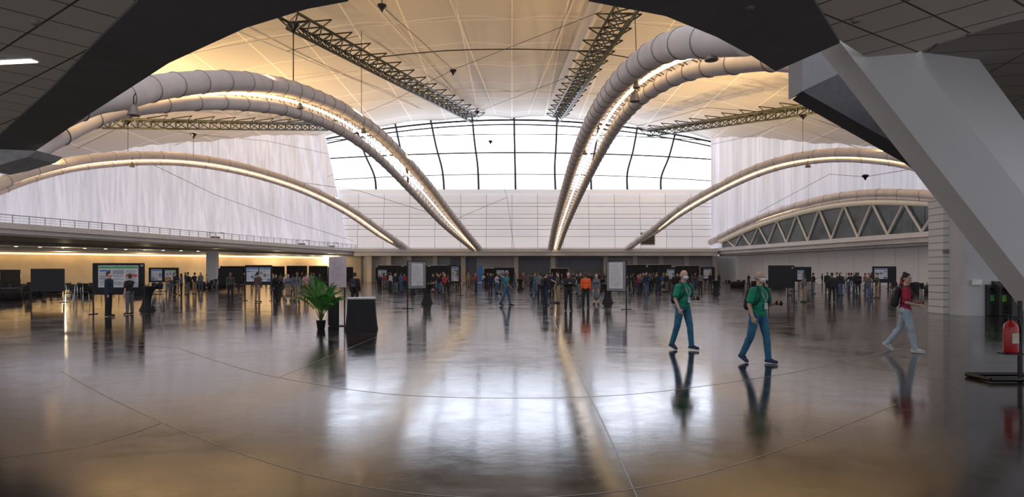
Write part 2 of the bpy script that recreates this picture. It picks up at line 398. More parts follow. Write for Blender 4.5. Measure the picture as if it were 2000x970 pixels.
m4=arch('long low pale fabric duct arch with warm strip light',
 [(1940,392,59),(1850,342,64),(1780,312,68),(1700,300,72),(1620,299,77),(1540,310,83),(1470,332,89),(1400,366,97),(1330,406,106),(1270,452,117),(1222,488,127.5)],
 [(1940,410,59),(1850,359,64),(1780,328,68),(1700,315,72),(1620,313,77),(1540,324,83),(1470,346,89),(1400,379,97),(1332,418,106),(1275,458,117),(1214,490,127.5)],.55,.25,3.2,sr=.07)
def rD(px): return lineY(px,*Rf)-.3
m5=arch('shallow pale duct arch framing the glazed truss windows',
 [(px,py,rD(px)) for px,py in ((1900,392),(1845,384),(1780,378),(1700,377),(1620,386),(1540,406),(1470,430),(1410,460),(1360,488))],
 [(px,py,rD(px)) for px,py in ((1900,402),(1845,394),(1780,388),(1700,387),(1620,396),(1540,416),(1470,439),(1410,467),(1352,491))],.5,.25,3.5,.1,.05)
ys=[(1900,404),(1845,399),(1780,396),(1700,396),(1620,405),(1540,424),(1470,447),(1410,474)]
top=[P(px,py,lineY(px,*Rf)+.6) for px,py in ys]
GL=pm('dark_glass_glow',(.045,.055,.06),.15,var=.9,scale=.35,emit=(.2,.22,.24),es=.08)  # opaque pane; faint emission stands in for light from outside
vs=[];fs=[]
for t in top: vs+=[V((t.x,t.y,6.4)),t]
for i in range(len(top)-1): fs.append((2*i,2*i+1,2*i+3,2*i+2))
w2=struct(mk('window_2',vs,fs,GL))
WF=pm('white_steel',(.78,.77,.75),.5)
lip=[p+V((-.3,0,-.15)) for p in cr([P(px,py-4,lineY(px,*Rf)+.5) for px,py in ys],4)]
att(sweep('window_head',lip,.42,pm('cream_lip_glow',(.72,.68,.6),.6,emit=(.8,.65,.45),es=.15),8),w2)  # warm light on the lip painted as emission
def topz(y):
    T=sorted(top,key=lambda v:v.y)
    for a,b in zip(T,T[1:]):
        if a.y<=y<=b.y: return lerp(a.z,b.z,(y-a.y)/(b.y-a.y))
    return 6.5
def RX(y): return Rf[0]+Rf[1]*y
yy=72.; flip=True
for i in range(19):
    y0=yy;y1=yy+2.7
    a=V((RX(y0)+.2,y0,6.5 if flip else topz(y0)));b=V((RX(y1)+.2,y1,topz(y1) if flip else 6.5))
    if topz(min(y0,y1))>6.7: att(sweep('brace',[a,b],.15,WF,6,False),w2)
    yy=y1; flip=not flip
for i in range(30):
    y=72+1.75*i
    if topz(y)>6.8: att(sweep('mullion',[V((RX(y)+.5,y,6.4)),V((RX(y)+.5,y,topz(y)))],.06,MUL,5),w2)
# ---------------- trusses
def truss(label,a,b,wd,ht,n):
    d=(b-a).normalized(); s=d.cross(V((0,0,1))).normalized()*wd/2; u=V((0,0,ht))
    e=empty('ceiling_truss',a); tag(e,label,'truss','dark lattice trusses under ceiling')
    for o in (s,-s,-u): att(sweep('chord',[a+o,b+o],.14,STEEL,6),e)
    seg=[]
    for i in range(n):
        p=lerp(a,b,i/n);q=lerp(a,b,(i+1)/n);m=lerp(p,q,.5)
        seg+=[(p+s,p-s),(p+s,q-s),(p+s,m-u),(m-u,q+s),(p-s,m-u),(m-u,q-s)]
        if i%2==0: seg+=[(p+s*1.9+u*.5,p-s*1.9+u*.5),(p+s*1.9+u*.5,p+s),(p-s*1.9+u*.5,p-s)]
    att(multi('web_lattice',seg,.075,STEEL,4),e)
truss('dark steel lattice truss hanging below curved white ceiling',P(925,228,124),P(560,28,62),2.3,1.3,28)
truss('dark steel lattice truss hanging below curved white ceiling',P(1090,228,124),P(1228,10,58),2.3,1.3,28)
truss('dark steel lattice truss near the side curtain',P(640,243,122),P(200,233,84),2.2,1.1,22)
truss('dark steel lattice truss near the side curtain',P(1262,256,122),P(1640,197,82),2.2,1.1,22)
for a,b in (((945,222,126),(620,10,75)),((1075,222,126),(1180,-10,68))):
    p=P(*a);q=P(*b); o=sweep('ceiling_trunk_duct',[p+V((0,0,.9)),q+V((0,0,.9))],.8,pm('pale_trunk',(.55,.5,.45),.7),4,False); tag(o,'pale boxed duct running along ceiling truss','duct','boxed ceiling ducts')
CAB=pm('cable_steel',(.04,.04,.04),.5,.4)
def cable(pp,r=.035,label='thin dark suspension cable below ceiling'):
    o=sweep('suspension_cable',[P(*p) for p in pp],r,CAB,5); tag(o,label,'cable','suspension cables')
cable([(735,112,80),(800,105,80),(870,99,80),(920,97,80),(1010,96,80),(1110,98,80),(1190,106,80),(1260,118,80)],.07)
cable([(745,-20,60),(746,12,60)],.04)
cable([(746,12,60),(885,136,80),(932,218,115)],.03)
cable([(560,100,70),(700,70,70)],.03); cable([(885,136,80),(1175,22,70)],.03); cable([(932,218,115),(1110,150,90)],.03)
cable([(706,60,60),(706,238,60)],.03,'thin vertical hanger rod above duct arch'); cable([(573,40,46),(573,172,46)],.04,'thin vertical hanger rod above duct arch')
cable([(1240,20,31),(1243,120,31)],.02,'thin vertical hanger rod above duct arch'); cable([(1568,225,80),(1568,300,80)],.03,'thin vertical hanger rod above duct arch')
cable([(250,240,80),(250,303,80)],.03); cable([(378,262,87),(378,306,87)],.03);cable([(1700,240,72),(1720,298,72)],.03)
cable([(932,218,125),(740,300,118),(640,345,110)],.035); cable([(885,136,80),(760,200,100),(640,250,120)],.03)
cable([(150,290,90),(250,240,85),(378,262,87),(520,275,100),(640,300,115)],.03)
cable([(480,340,98),(700,372,110),(885,430,120),(990,385,128)],.035)
cable([(300,322,84),(420,380,100),(560,430,110),(690,470,122)],.03)
cable([(1100,300,110),(1230,250,110),(1380,210,90),(1568,225,80)],.03)
cable([(1350,290,110),(1470,265,100),(1568,225,80),(1690,265,75)],.03)
cable([(1480,415,110),(1620,340,95),(1690,345,85),(1780,330,80)],.03)
cable([(960,275,124),(990,385,128),(1005,490,127)],.03)
cl=None
for p in ((885,140,80),(932,219,115),(573,52,46),(706,240,60),(250,240,80),(378,264,87),(746,14,60),(1568,228,80),(958,277,124),(1690,345,85)):
    if cl is None:
        cl=lathe('cable_node',[(.05,-.45),(.16,-.2),(.42,.05),(.42,.2),(.12,.3)],BMET,10); cl.location=P(*p); tag(cl,'small dark cone-shaped cable connector','connector','cable connectors')
    else:
        c=cl.copy(); c.location=P(*p); col.objects.link(c)
def spot(px,py,D,s,label):
    e=empty('pendant_spotlight',P(px,py,D))
    a=lathe('lamp_housing',[(.10*s,.30*s),(.16*s,.28*s),(.2*s,.1*s),(.3*s,-.2*s),(.31*s,-.25*s),(.05*s,-.24*s)],pm('lamp_housing_paint',(.25,.22,.2),.4,.2),16)
    b=sweep('bracket',[V((0,0,.28*s)),V((0,0,.7*s)),V((.1*s,0,.9*s))],.03*s,BMET,6)
    a.parent=e;b.parent=e; tag(e,label,'lamp','spotlights on the arches')
spot(261,216,27,.8,'pale bell-shaped loudspeaker lamp hanging under duct'); spot(1240,190,34,.9,'bell-shaped pendant lamp hanging under duct')
spot(1389,108,22,.7,'dark spotlight clamped between arch tubes');spot(586,207,45,.7,'dark spotlight clamped on arch');spot(710,255,58,.8,'dark spotlight clamped on arch')
spot(1243,166,33,.6,'dark spotlight clamped between arch tubes');spot(1142,298,60,.7,'dark spotlight clamped between arch tubes');spot(1578,322,79,1.1,'cluster spotlight hanging under low arch');spot(258,322,80,1.0,'small spotlight hanging under low arch')
# ---------------- near structure
zc=5.72
def C2(px,py,z=zc):
    D=(z-CH)*F/(HZ-py); return ((px-1000)/F*D,D)
TILE=grid_mat('acoustic_ceiling_tile',(.55,.49,.43),(.08,.07,.06),.95,.95,ang=rad(38),w=.02,rough=.8,emit=.06)  # tiles emit faintly to brighten the dim near ceiling; added light
TILE2=grid_mat('acoustic_tile_glow_b',(.55,.49,.43),(.08,.07,.06),.95,.95,ang=rad(-35),w=.02,rough=.8,emit=.06)  # same added tile glow, other grid angle
Lt=[C2(-160,-160),C2(270,0),C2(200,68),C2(100,172),C2(0,262),C2(-160,385)]
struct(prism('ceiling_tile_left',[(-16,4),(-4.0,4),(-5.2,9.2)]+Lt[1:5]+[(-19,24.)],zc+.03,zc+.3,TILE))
arcL=[C2(-40,352),C2(0,330),C2(70,293),C2(180,218),C2(330,121),C2(480,52),C2(600,15),C2(680,0)]
arcR=[C2(1150,0),C2(1300,29),C2(1400,70),C2(1470,108),C2(1515,137)]
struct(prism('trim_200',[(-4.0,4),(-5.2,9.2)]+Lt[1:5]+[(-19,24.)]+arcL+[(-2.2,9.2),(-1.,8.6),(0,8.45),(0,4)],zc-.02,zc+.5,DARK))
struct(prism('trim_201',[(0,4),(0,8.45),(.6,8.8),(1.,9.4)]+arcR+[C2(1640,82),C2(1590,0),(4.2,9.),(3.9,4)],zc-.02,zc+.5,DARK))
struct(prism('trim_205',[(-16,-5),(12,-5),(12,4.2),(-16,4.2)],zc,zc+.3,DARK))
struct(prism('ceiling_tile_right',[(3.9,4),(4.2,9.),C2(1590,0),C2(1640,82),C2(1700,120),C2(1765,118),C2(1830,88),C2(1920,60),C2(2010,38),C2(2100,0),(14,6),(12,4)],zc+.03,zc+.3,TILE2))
struct(prism('trim_202',[C2(1690,121,5.78),C2(1765,119,5.78),C2(1830,89,5.78),C2(1920,61,5.78),C2(2100,2,5.78),(20,12),(24,24),(17.8,26),C2(1895,250,5.78),C2(1800,180,5.78)],5.79,6.1,grid_mat('dark_tile_glow',(.2,.18,.165),(.05,.05,.05),1.8,.9,ang=rad(10),w=.02,emit=.07)))  # darker tiles also lifted by an added self-glow
bl=plate('trim_206',[P(-40,290,20),P(72,294,20.5),P(55,306,20.5),P(0,322,20.3),P(-40,330,20)],V((0,1.2,0)),pm('soffit_side',(.6,.6,.6),.7)); struct(bl)
dg=empty('diagonal_column',(9.9,12.2,0)); tag(dg,'large pale grey inclined structural column','column')
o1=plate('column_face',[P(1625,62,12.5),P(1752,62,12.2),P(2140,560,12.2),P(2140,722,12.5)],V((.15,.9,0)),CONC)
o2=plate('column_side',[P(1752,62,12.2),P(1872,62,12.7),P(2140,425,12.7),P(2140,560,12.2)],V((.1,.6,0)),pm('grey_beam_shaded_side',(.62,.61,.60),.65,var=.05,scale=.4))  # column paint darkened for the side face, shading put into the colour
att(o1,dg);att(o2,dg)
db=empty('roof_brace',P(1650,130,16)); tag(db,'dark angular roof brace with pale end','beam')
att(plate('brace_end',[P(1567,106,16),P(1640,72,16),P(1672,128,16),P(1567,178,16)],V((0,.8,0)),pm('brace_end_paint',(.22,.22,.23),.6,var=.05)),db)
att(plate('brace_body',[P(1567,178,16.01),P(1660,130,16.0),P(1845,345,16.0),P(1797,308,16.0)],V((.1,.8,0)),pm('brace_dark',(.07,.07,.075),.6)),db)
p=C2(28,122); fx=empty('ceiling_light_fixture',(p[0],p[1],zc)); tag(fx,'long fluorescent fixture recessed in tile ceiling','light')
att(box('diffuser',(1.3,.16,.04),(p[0]-.2,p[1],zc+.01),LAMPW,rot=Matrix.Rotation(rad(-8),3,'Z')),fx); att(box('housing',(1.4,.24,.05),(p[0]-.2,p[1],zc+.035),WHITE,rot=Matrix.Rotation(rad(-8),3,'Z')),fx)
for px,py in ((70,42),(1672,37),(1465,12)):
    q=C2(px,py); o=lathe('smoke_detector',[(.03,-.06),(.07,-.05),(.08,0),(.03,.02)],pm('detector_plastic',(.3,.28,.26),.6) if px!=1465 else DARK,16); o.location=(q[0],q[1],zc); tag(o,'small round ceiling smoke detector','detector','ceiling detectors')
BLK=grid_mat('concrete_block',(.60,.57,.53),(.25,.23,.21),.62,.30,axes='XZ',w=.02,offset=0.)
pa=G(1842,613);pb=G(1887,613)
struct(prism('trim_210',[(pa.x,pa.y),(pb.x,pa.y),(pb.x,pa.y+1),(pa.x,pa.y+1)],0,4.9,BLK))
struct(prism('trim_211',[(pa.x-.02,pa.y-.03),(pb.x,pa.y-.03),(pb.x,pa.y),(pa.x-.02,pa.y)],2.55,2.72,pm('band_grey',(.2,.19,.18),.7)))
wb=G(1885,616)
struct(prism('wall_side',[(wb.x,wb.y),(wb.x+9,wb.y-1),(wb.x+9,wb.y+.2),(wb.x,wb.y+1)],0,6.,GREYW))
tb=box('thermostat_box',(.38,.08,.22),P(1908,551,wb.y-.12),pm('cream_plastic',(.7,.68,.62),.5),.01); tag(tb,'small pale wall-mounted control box on grey wall','box')
# ---------------- lights
def area(loc,size,power,colr,rot):
    l=bpy.data.lights.new('area','AREA'); l.size=size; l.energy=power; l.color=colr; o=bpy.data.objects.new('uplight',l); o.location=loc; o.rotation_euler=rot; col.objects.link(o)
UP=(rad(180),0,0)
for m,s,pw in ((m1,((10,.6),(20,.9),(30,1),(40,1)),1300),(m2,((8,.5),(20,1),(32,1)),800),(m3,((8,1),(20,1),(32,1),(44,1)),2700),(m4,((10,1),(22,1),(34,1),(46,1)),2500)):
    for i,f in s:
        q=m[i]; area((q.x,q.y,q.z+1.2),2.,pw*f,(1,.64,.28),UP)
for i in range(6):
    p=lerp(lerp(lf0,lw0,.75),lerp(lf1,lw1,.75),.1+.16*i)
    l=bpy.data.lights.new('downlight','POINT'); l.energy=450; l.color=(1,.75,.45); l.shadow_soft_size=.05; o=bpy.data.objects.new('downlight_lamp',l); o.location=(p.x,p.y-.5,4.2); col.objects.link(o)
# ---------------- people
ANG_B=[-90,-60,-30,0];ANG_T=[0,30,60,90]
def cap(p0,p1,r0,r1,n=12,flat=1.):
    d=p1-p0; R=(d.normalized() if d.length>1e-6 else V((0,0,1))).to_track_quat('Z','Y').to_matrix()
    rows=[];
    for a in ANG_B: rows.append((p0,r0,rad(a)))
    for a in ANG_T: rows.append((p1,r1,rad(a)))
    vs=[];fs=[]
    for (p,r,a) in rows[1:-1]:
        for k in range(n):
            t=2*math.pi*k/n
            vs.append(p+R@V((r*math.cos(a)*math.cos(t),r*math.cos(a)*math.sin(t)*flat,r*math.sin(a))))
    m=len(rows)-2
    for i in range(m-1):
        for k in range(n): fs.append((i*n+k,i*n+(k+1)%n,(i+1)*n+(k+1)%n,(i+1)*n+k))
    b=len(vs); vs.append(p0-R@V((0,0,r0))); vs.append(p1+R@V((0,0,r1)))
    for k in range(n): fs.append((b,(k+1)%n,k)); fs.append((b+1,(m-1)*n+k,(m-1)*n+(k+1)%n))
    return vs,fs
def ell(c,r,R=None):
    vs,fs=cap(V((0,0,0)),V((0,0,1e-7)),1,1,14)
    R=R or Matrix.Identity(3)
    return [c+R@V((v.x*r[0],v.y*r[1],v.z*r[2])) for v in vs],fs
def fuse(name,prims,voxel,smooth,mat,scale=1.):
    vs=[];fs=[]
    for a,b in prims:
        o=len(vs); vs+=a; fs+=[tuple(i+o for i in f) for f in b]
    ob=mk(name,vs,fs)
    r=ob.modifiers.new('r','REMESH'); r.mode='VOXEL'; r.voxel_size=voxel
    s=ob.modifiers.new('s','SMOOTH'); s.factor=.5; s.iterations=smooth
    dg_=bpy.context.evaluated_depsgraph_get(); dg_.update()
    me=bpy.data.meshes.new_from_object(ob.evaluated_get(dg_)); om=ob.data
    ob.modifiers.clear(); ob.data=me; bpy.data.meshes.remove(om); me.name=name
    if scale!=1.:
        me.transform(Matrix.Scale(scale,4))
    me.materials.clear(); me.materials.append(mat)
    for p in me.polygons: p.use_smooth=True
    return ob
SKIN=pm('skin_light',(.58,.36,.27),.5,var=.06,scale=20); SKIN2=pm('skin_brown',(.22,.12,.08),.5,var=.06,scale=20)
HB=pm('hair_black',(.012,.010,.009),.6,scale=60,var=.4); HBR=pm('hair_brown',(.05,.028,.016),.6,scale=60,var=.4); HG=pm('hair_grey',(.28,.26,.24),.7,scale=60,var=.3); HBL=pm('hair_blond',(.25,.16,.08),.6,scale=60,var=.3)
def build_person(h=1.75,vox=.02,female=False,legs=((0,3,2,0),(0,3,2,0)),arms=((0,8,12,0),(0,8,12,0)),lean=2,head=(0,0),sleeve='long',skirt=False,hair='short',hi=False,mask=False,
                 mats=None,bald=False,lanyard=False):
    mats=mats or {}
    J=[]
    zmin=9
    for si,side in enumerate((1,-1)):
        f,a,k,pt=legs[si]; f,a,k,pt=rad(f),rad(a),rad(k),rad(pt)
        hip=V((.09*side,0,-.01)); kn=hip+V((math.sin(a)*side,-math.sin(f)*math.cos(a),-math.cos(f)*math.cos(a)))*.43
        g=f-k; an=kn+V((math.sin(a)*side*.4,-math.sin(g),-math.cos(g)))*.41
        fd=V((.12*side,-math.cos(pt),-math.sin(pt))).normalized()
        dn=V((0,math.sin(pt),-math.cos(pt)))
        heel=an+dn*.055-fd*.035; toe=an+dn*.065+fd*.155
        for q in (heel,toe): zmin=min(zmin,q.z-.032)
        J.append([hip,kn,an,heel,toe,fd,dn])
    up=V((0,0,-zmin))
    for j in J:
        for i in range(5): j[i]=j[i]+up
    p0=V((0,0,-zmin)); l=rad(lean); sp=V((0,-math.sin(l),math.cos(l))); RT=Matrix.Rotation(l,3,'X')
    T=lambda t,x=0,y=0: p0+sp*t+RT@V((x,y,0))
    sw=.145 if female else .165
    wa=.118 if female else .145
    def torso(i):
        o=[ell(T(.03),(.158+i,.108+i,.11+i*.5),RT)]
        o+=[ell(T(.17),(wa+i,.10+i,.15),RT),ell(T(.33),((.140 if female else .160)+i,.108+i,.15+i*.3),RT),ell(T(.42),(sw-.02+i,.085+i,.085+i*.3),RT),cap(T(.455,-sw+.02),T(.455,sw-.02),.052+i*.7,.052+i*.7),cap(T(.44),T(.50),.085+i*.6,.06+i*.5)]
        if female: o+=[ell(T(.34,.07,-.085),(.06+i,.05+i,.06+i)),ell(T(.34,-.07,-.085),(.06+i,.05+i,.06+i))]
        if not female and hi: o+=[ell(T(.14,0,-.03),(.13+i,.10+i,.13))]
        return o
    A=[]
    for si,side in enumerate((1,-1)):
        f,a,e_,inw=[rad(x) for x in arms[si]]
        S=T(.45,sw*side+.012*side); ua=V((math.sin(a)*side,-math.cos(a)*math.sin(f),-math.cos(a)*math.cos(f))); El=S+ua*.28
        f2=f+e_; fa=V((-side*math.sin(inw)+side*math.sin(a)*.4*math.cos(inw),-math.sin(f2)*math.cos(inw),-math.cos(f2)*math.cos(inw))).normalized(); Wr=El+fa*.245
        A.append((S,El,Wr,ua,fa,side))
    def armp(i,short=False):
        o=[]
        for S,El,Wr,ua,fa,side in A:
            if short: o+=[cap(S,S+ua*.19,.052+i,.052+i*1.5)]
            else: o+=[cap(S,El,.052+i,.04+i),cap(El,Wr,.04+i,.028+i)]
        return o
    def legp(i,top=False,cut=0.):
        o=[]
        for hip,kn,an,heel,toe,fd,dn in J:
            o+=[cap(hip,kn,.088+i*.6,.057+i),cap(kn,lerp(an,kn,cut),.055+i,.040+i*1.3),ell(lerp(kn,an,.3)+V((0,.018,0)),(.05+i*.5,.05+i*.5,.10)),ell(hip+V((0,.03,0)),(.085+i*.5,.09+i*.5,.10))]
        return o
    hc=p0+sp*.50+V((0,-.01,.195)); RH=Matrix.Rotation(rad(head[0]),3,'Z')@Matrix.Rotation(rad(head[1]),3,'X')
    H=lambda x,y,z: hc+RH@V((x,y,z))
    body=torso(0)+armp(0)+legp(0)
    body+=[cap(T(.46),H(0,.015,-.07),.058,.052),ell(H(0,.012,.02),(.076,.094,.094),RH),ell(H(0,-.03,-.03),(.060,.062,.083),RH),ell(H(0,-.05,-.088),(.036,.034,.026),RH),cap(H(0,-.088,.005),H(0,-.104,-.03),.009,.013),ell(H(.077,.015,-.01),(.011,.02,.03),RH),ell(H(-.077,.015,-.01),(.011,.02,.03),RH)]
    if hi: body+=[ell(H(0,-.078,.025),(.045,.014,.009),RH),ell(H(0,-.086,-.055),(.022,.010,.006),RH),ell(H(0,-.084,-.066),(.019,.010,.006),RH)]
    for hip,kn,an,heel,toe,fd,dn in J: body+=[cap(an,heel,.04,.03),cap(heel,toe,.03,.028)]
    for S,El,Wr,ua,fa,side in A:
        ref=V((0,-1,0)) if abs(fa.y)<.7 else V((-side*.5,0,1))
        t=(ref-fa*ref.dot(fa)).normalized(); n=fa.cross(t).normalized()
        if n.dot(V((-side,0,-.3)))<0: n=-n
        if hi:
            for k in range(4):
                kn_=Wr+fa*(.092-.004*abs(k-1))+t*(.034-.0225*k); body.append(cap(Wr+t*(.018-.012*k),kn_,.017,.0125))
                L1=(.042,.047,.043,.034)[k]; c1=.35+.12*k
                d1=fa*math.cos(c1)+n*math.sin(c1); m_=kn_+d1*L1; c2=c1+.7; d2=fa*math.cos(c2)+n*math.sin(c2)
                body+= [cap(kn_,m_,.0098,.0088,8),cap(m_,m_+d2*L1*.75,.0088,.0075,8)]
            b0=Wr+fa*.028+t*.022; b1=b0+(fa*.6+t*.75+n*.25).normalized()*.042; body+=[cap(b0,b1,.015,.011,8),cap(b1,b1+(fa*.9+t*.25+n*.3).normalized()*.034,.011,.009,8)]
        else:
            body+=[cap(Wr,Wr+fa*.09,.03,.033,10,.55)]
            for k in range(4):
                q=Wr+fa*.09+t*(.028-.019*k); body.append(cap(q,q+(fa+n*.4).normalized()*(.065-.008*abs(k-1)),.012,.011,6))
            body.append(cap(Wr+fa*.03+t*.02,Wr+fa*.07+t*.055,.015,.012,6))
    s=h/1.75
    b=fuse('person',body,vox,3 if hi else 2,mats.get('person',SKIN),s)
    infl=.016+vox*.35
    def add(name,pr,mat,v=None,sm=3):
        o=fuse(name,pr,v or vox,sm,mats.get(name,mat),s); o.parent=b; return o
    add('shirt',torso(infl)+armp(infl*.9,sleeve=='short'),BLACK,sm=4)
    if skirt:
        add('skirt',[ell(T(.05),(.16+infl,.11+infl,.12))]+[cap(T(.0),V((0,0,.45)),.13,.19,flat=.85)],BLACK)
    else:
        add('trousers',[ell(T(.02),(.155+infl*.8,.105+infl*.8,.12),RT)]+legp(infl*.8,cut=.02),BLACK,sm=3)
    for hip,kn,an,heel,toe,fd,dn in J:
        o=fuse('shoe',[cap(heel+V((0,0,.012)),toe+V((0,0,.008)),.043,.042,flat=.9),cap(an,heel,.043,.04),ell(lerp(heel,toe,.45)+V((0,0,.03)),(.04,.085,.035))],vox*.8,2,mats.get('shoe',BLACK),s); o.parent=b
        if hi:
            q=fuse('sole',[cap(heel-dn*-.022,toe-dn*-.022,.044,.043,flat=.35)],vox*.7,1,mats.get('sole',WHITE),s); att(q,o)
    if not bald:
        hp=[ell(H(0,.026,.042),(.086,.094,.088),RH),ell(H(0,.055,-.01),(.075,.06,.075),RH)]
        if hair=='long': hp+=[cap(H(0,.07,0),H(0,.085,-.20),.075,.06,flat=.6),cap(H(.06,.03,0),H(.06,.05,-.16),.03,.03),cap(H(-.06,.03,0),H(-.06,.05,-.16),.03,.03)]
        if hair=='bun': hp+=[ell(H(0,.07,.115),(.04,.04,.035),RH)]
        add('hair',hp,HB,vox*.8)
    elif hi:
        add('hair',[ell(H(.058,.035,-.005),(.028,.055,.05),RH),ell(H(-.058,.035,-.005),(.028,.055,.05),RH),ell(H(0,.075,-.01),(.07,.04,.05),RH)],HG,vox)
    if mask:
        add('face_mask',[ell(H(0,-.068,-.042),(.056,.052,.05),RH),cap(H(.05,-.06,-.03),H(.078,.01,-.015),.006,.005),cap(H(-.05,-.06,-.03),H(-.078,.01,-.015),.006,.005)],pm('mask_white',(.8,.8,.8),.7),.006,2)
    if hi:
        for x in (.03,-.03):
            e=fuse('eye',[ell(H(x,-.083,.008),(.013,.008,.007),RH)],.003,0,pm('eye_dark',(.03,.02,.015),.2),s); e.parent=b
    if lanyard:
        ly=[T(.47,.06,.02),T(.46,.075,-.06),T(.36,.05,-.145),T(.24,.0,-.165),T(.36,-.05,-.145),T(.46,-.075,-.06),T(.47,-.06,.02)]
        o=sweep('lanyard',[q*s for q in cr(ly,5)],.006,pm('lanyard_white',(.7,.7,.72),.6),6); o.parent=b
        q=T(.17,0,-.175)*s; o=box('name_badge',(.09,.006,.12),q,pm('badge_card',(.75,.78,.8),.5),.002); o.parent=b
    hands=[(Wr+fa*.08)*s for S,El,Wr,ua,fa,side in A]
    return b,T,hands
def backpack(T,s,mat,mat2):
    rb=[cap(T(.12,x,.20),T(.42,x,.17),.07,.06,flat=1) for x in (-.08,0,.08)]
    b=fuse('backpack',rb,.012,3,mat,s)
    pk=fuse('front_pocket',[cap(T(.12,x,.265),T(.24,x,.255),.035,.035) for x in(-.07,0,.07)],.01,2,mat2,s); pk.parent=b
    for sx in (-1,1):
        o=sweep('shoulder_strap',[q*s for q in cr([T(.42,.08*sx,.15),T(.515,.095*sx,.05),T(.53,.105*sx,-.02),T(.46,.11*sx,-.105),T(.33,.135*sx,-.14),T(.2,.165*sx,-.08),T(.14,.15*sx,.12)],4)],.022,mat2,8,flat=.35); o.parent=b
    return b
COL=dict(black=(.012,.012,.014),navy=(.015,.02,.05),grey=(.12,.12,.13),white=(.45,.45,.47),teal=(.03,.17,.17),orange=(.75,.10,.015),tan=(.28,.19,.11),red=(.30,.03,.04),olive=(.06,.06,.04),blue=(.05,.10,.22),pink=(.4,.22,.22),jeans=(.05,.09,.17),green=(.01,.22,.13),brown=(.07,.045,.035))
def cm(c): return pm(c+'_cloth',COL[c],.8,var=.2,scale=14,bump=.35)
def place(o,px,fy,yaw,dz=0):
    g=G(px,fy); o.location=(g.x,g.y,dz); o.rotation_euler=(0,0,rad(yaw))
GRN=pm('green_polo',(.010,.27,.155),.75,var=.15,scale=9,bump=.3); JN=pm('blue_jeans',(.035,.16,.27),.8,var=.25,scale=10,bump=.4); JL=pm('light_jeans',(.40,.47,.53),.8,var=.2,scale=10,bump=.4)
RED=pm('crimson_tee',(.38,.02,.055),.75,var=.15,scale=9,bump=.3)
SB=pm('navy_sneaker',(.01,.03,.08),.6); SWH=pm('white_sneaker',(.6,.6,.58),.6)
def hero(px,fy,yaw,h,label,**kw):
    b,T,hands=build_person(h=h,vox=.0065,hi=True,**kw)
    tag(b,label,'person'); place(b,px,fy,yaw)
    k=backpack(T,h/1.75,pm('backpack_nylon',(.015,.015,.017),.7,scale=20,bump=.3),pm('backpack_trim',(.03,.03,.033),.6)); place(k,px,fy,yaw); tag(k,'black nylon backpack worn on both shoulders','backpack','black backpacks')
    return b,hands
def held(hand,px,fy,yaw,kind):
    M=Matrix.Rotation(rad(yaw),4,'Z'); g=G(px,fy); q=M@hand
    e=empty(kind,(g.x+q.x,g.y+q.y,q.z))
    if kind=='camera_device':
        a=box('camera_body',(.12,.06,.08),(0,0,0),BMET,.01); b=lathe('camera_lens',[(.02,0),(.034,.0),(.034,.07),(.02,.07)],BMET,14); b.rotation_euler=(rad(90),0,0)
    else:
        a=box('phone_case',(.075,.009,.15),(0,0,.03),BMET,.004); b=box('phone_screen',(.066,.002,.135),(0,-.006,.03),pm('screen_glass',(.05,.06,.07),.1),.0)
    a.parent=e;b.parent=e; e.rotation_euler=(rad(20),0,rad(yaw)); return e
gm={'shirt':GRN,'trousers':JN,'shoe':SB}
b,hd=hero(1334,683,32,1.78,'bald masked man in green polo and jeans walking',legs=((13,3,8,0),(-9,3,12,14)),arms=((2,8,95,30),(-6,12,38,0)),lean=3,head=(-12,4),sleeve='short',bald=True,mask=True,lanyard=True,mats=gm)
tag(held(hd[0],1334,683,32,'camera_device'),'small black camera held in walking man\'s hand','camera')
b,hd=hero(1481,709,28,1.76,'bald masked man in green polo carrying backpack, mid stride',legs=((13,3,8,0),(-11,3,18,20)),arms=((4,10,95,20),(-8,12,32,0)),lean=4,head=(-4,2),sleeve='short',bald=True,mask=True,lanyard=True,mats=gm)
tag(held(hd[0],1481,709,28,'camera_device'),'small black camera held in walking man\'s hand','camera')
b,hd=hero(1768,687,60,1.72,'woman in crimson t-shirt and light jeans walking with backpack',female=True,legs=((-14,2,22,35),(15,2,6,0)),arms=((5,10,85,30),(0,10,75,20)),lean=3,head=(-35,5),sleeve='short',hair='bun',mats={'shirt':RED,'trousers':JL,'shoe':SWH,'hair':HB})
tag(held(hd[0],1768,687,60,'mobile_phone'),'dark mobile phone held in woman\'s hands','phone')
AR={}
def mkarch(key,**kw):
    b,T,h=build_person(**kw); AR[key]=[b,False,T,kw]
mkarch('stand')
mkarch('fold',arms=((25,14,95,55),(25,14,95,55)),lean=0)
mkarch('walk',legs=((14,2,8,0),(-11,2,16,18)),arms=((-14,8,15,0),(16,8,30,0)),lean=4,sleeve='short')
mkarch('phone',arms=((30,10,95,35),(4,10,20,0)),head=(0,20),sleeve='short')
mkarch('point',arms=((60,10,30,0),(0,10,14,0)),legs=((4,5,2,0),(-3,6,2,0)))
mkarch('hip',arms=((5,35,70,60),(0,10,14,0)),legs=((4,7,2,0),(-3,6,2,0)))
mkarch('wlong',female=True,hair='long',arms=((20,8,80,40),(0,10,14,0)))
mkarch('wstand',female=True,hair='bun',sleeve='short',arms=((0,8,14,0),(35,10,95,30)))
mkarch('wskirt',female=True,hair='long',skirt=True)
mkarch('sit',legs=((78,6,80,0),(74,7,78,0)),arms=((35,10,50,15),(35,10,50,15)),lean=10)
POSE=dict(stand='standing with arms down',fold='standing with folded arms',walk='walking',phone='looking at raised hand',point='standing, one arm raised forward',hip='standing, hand on hip',wlong='long hair, standing',wstand='hair in bun, standing',wskirt='long hair, standing',sit='sitting on stool')
packs=[None]
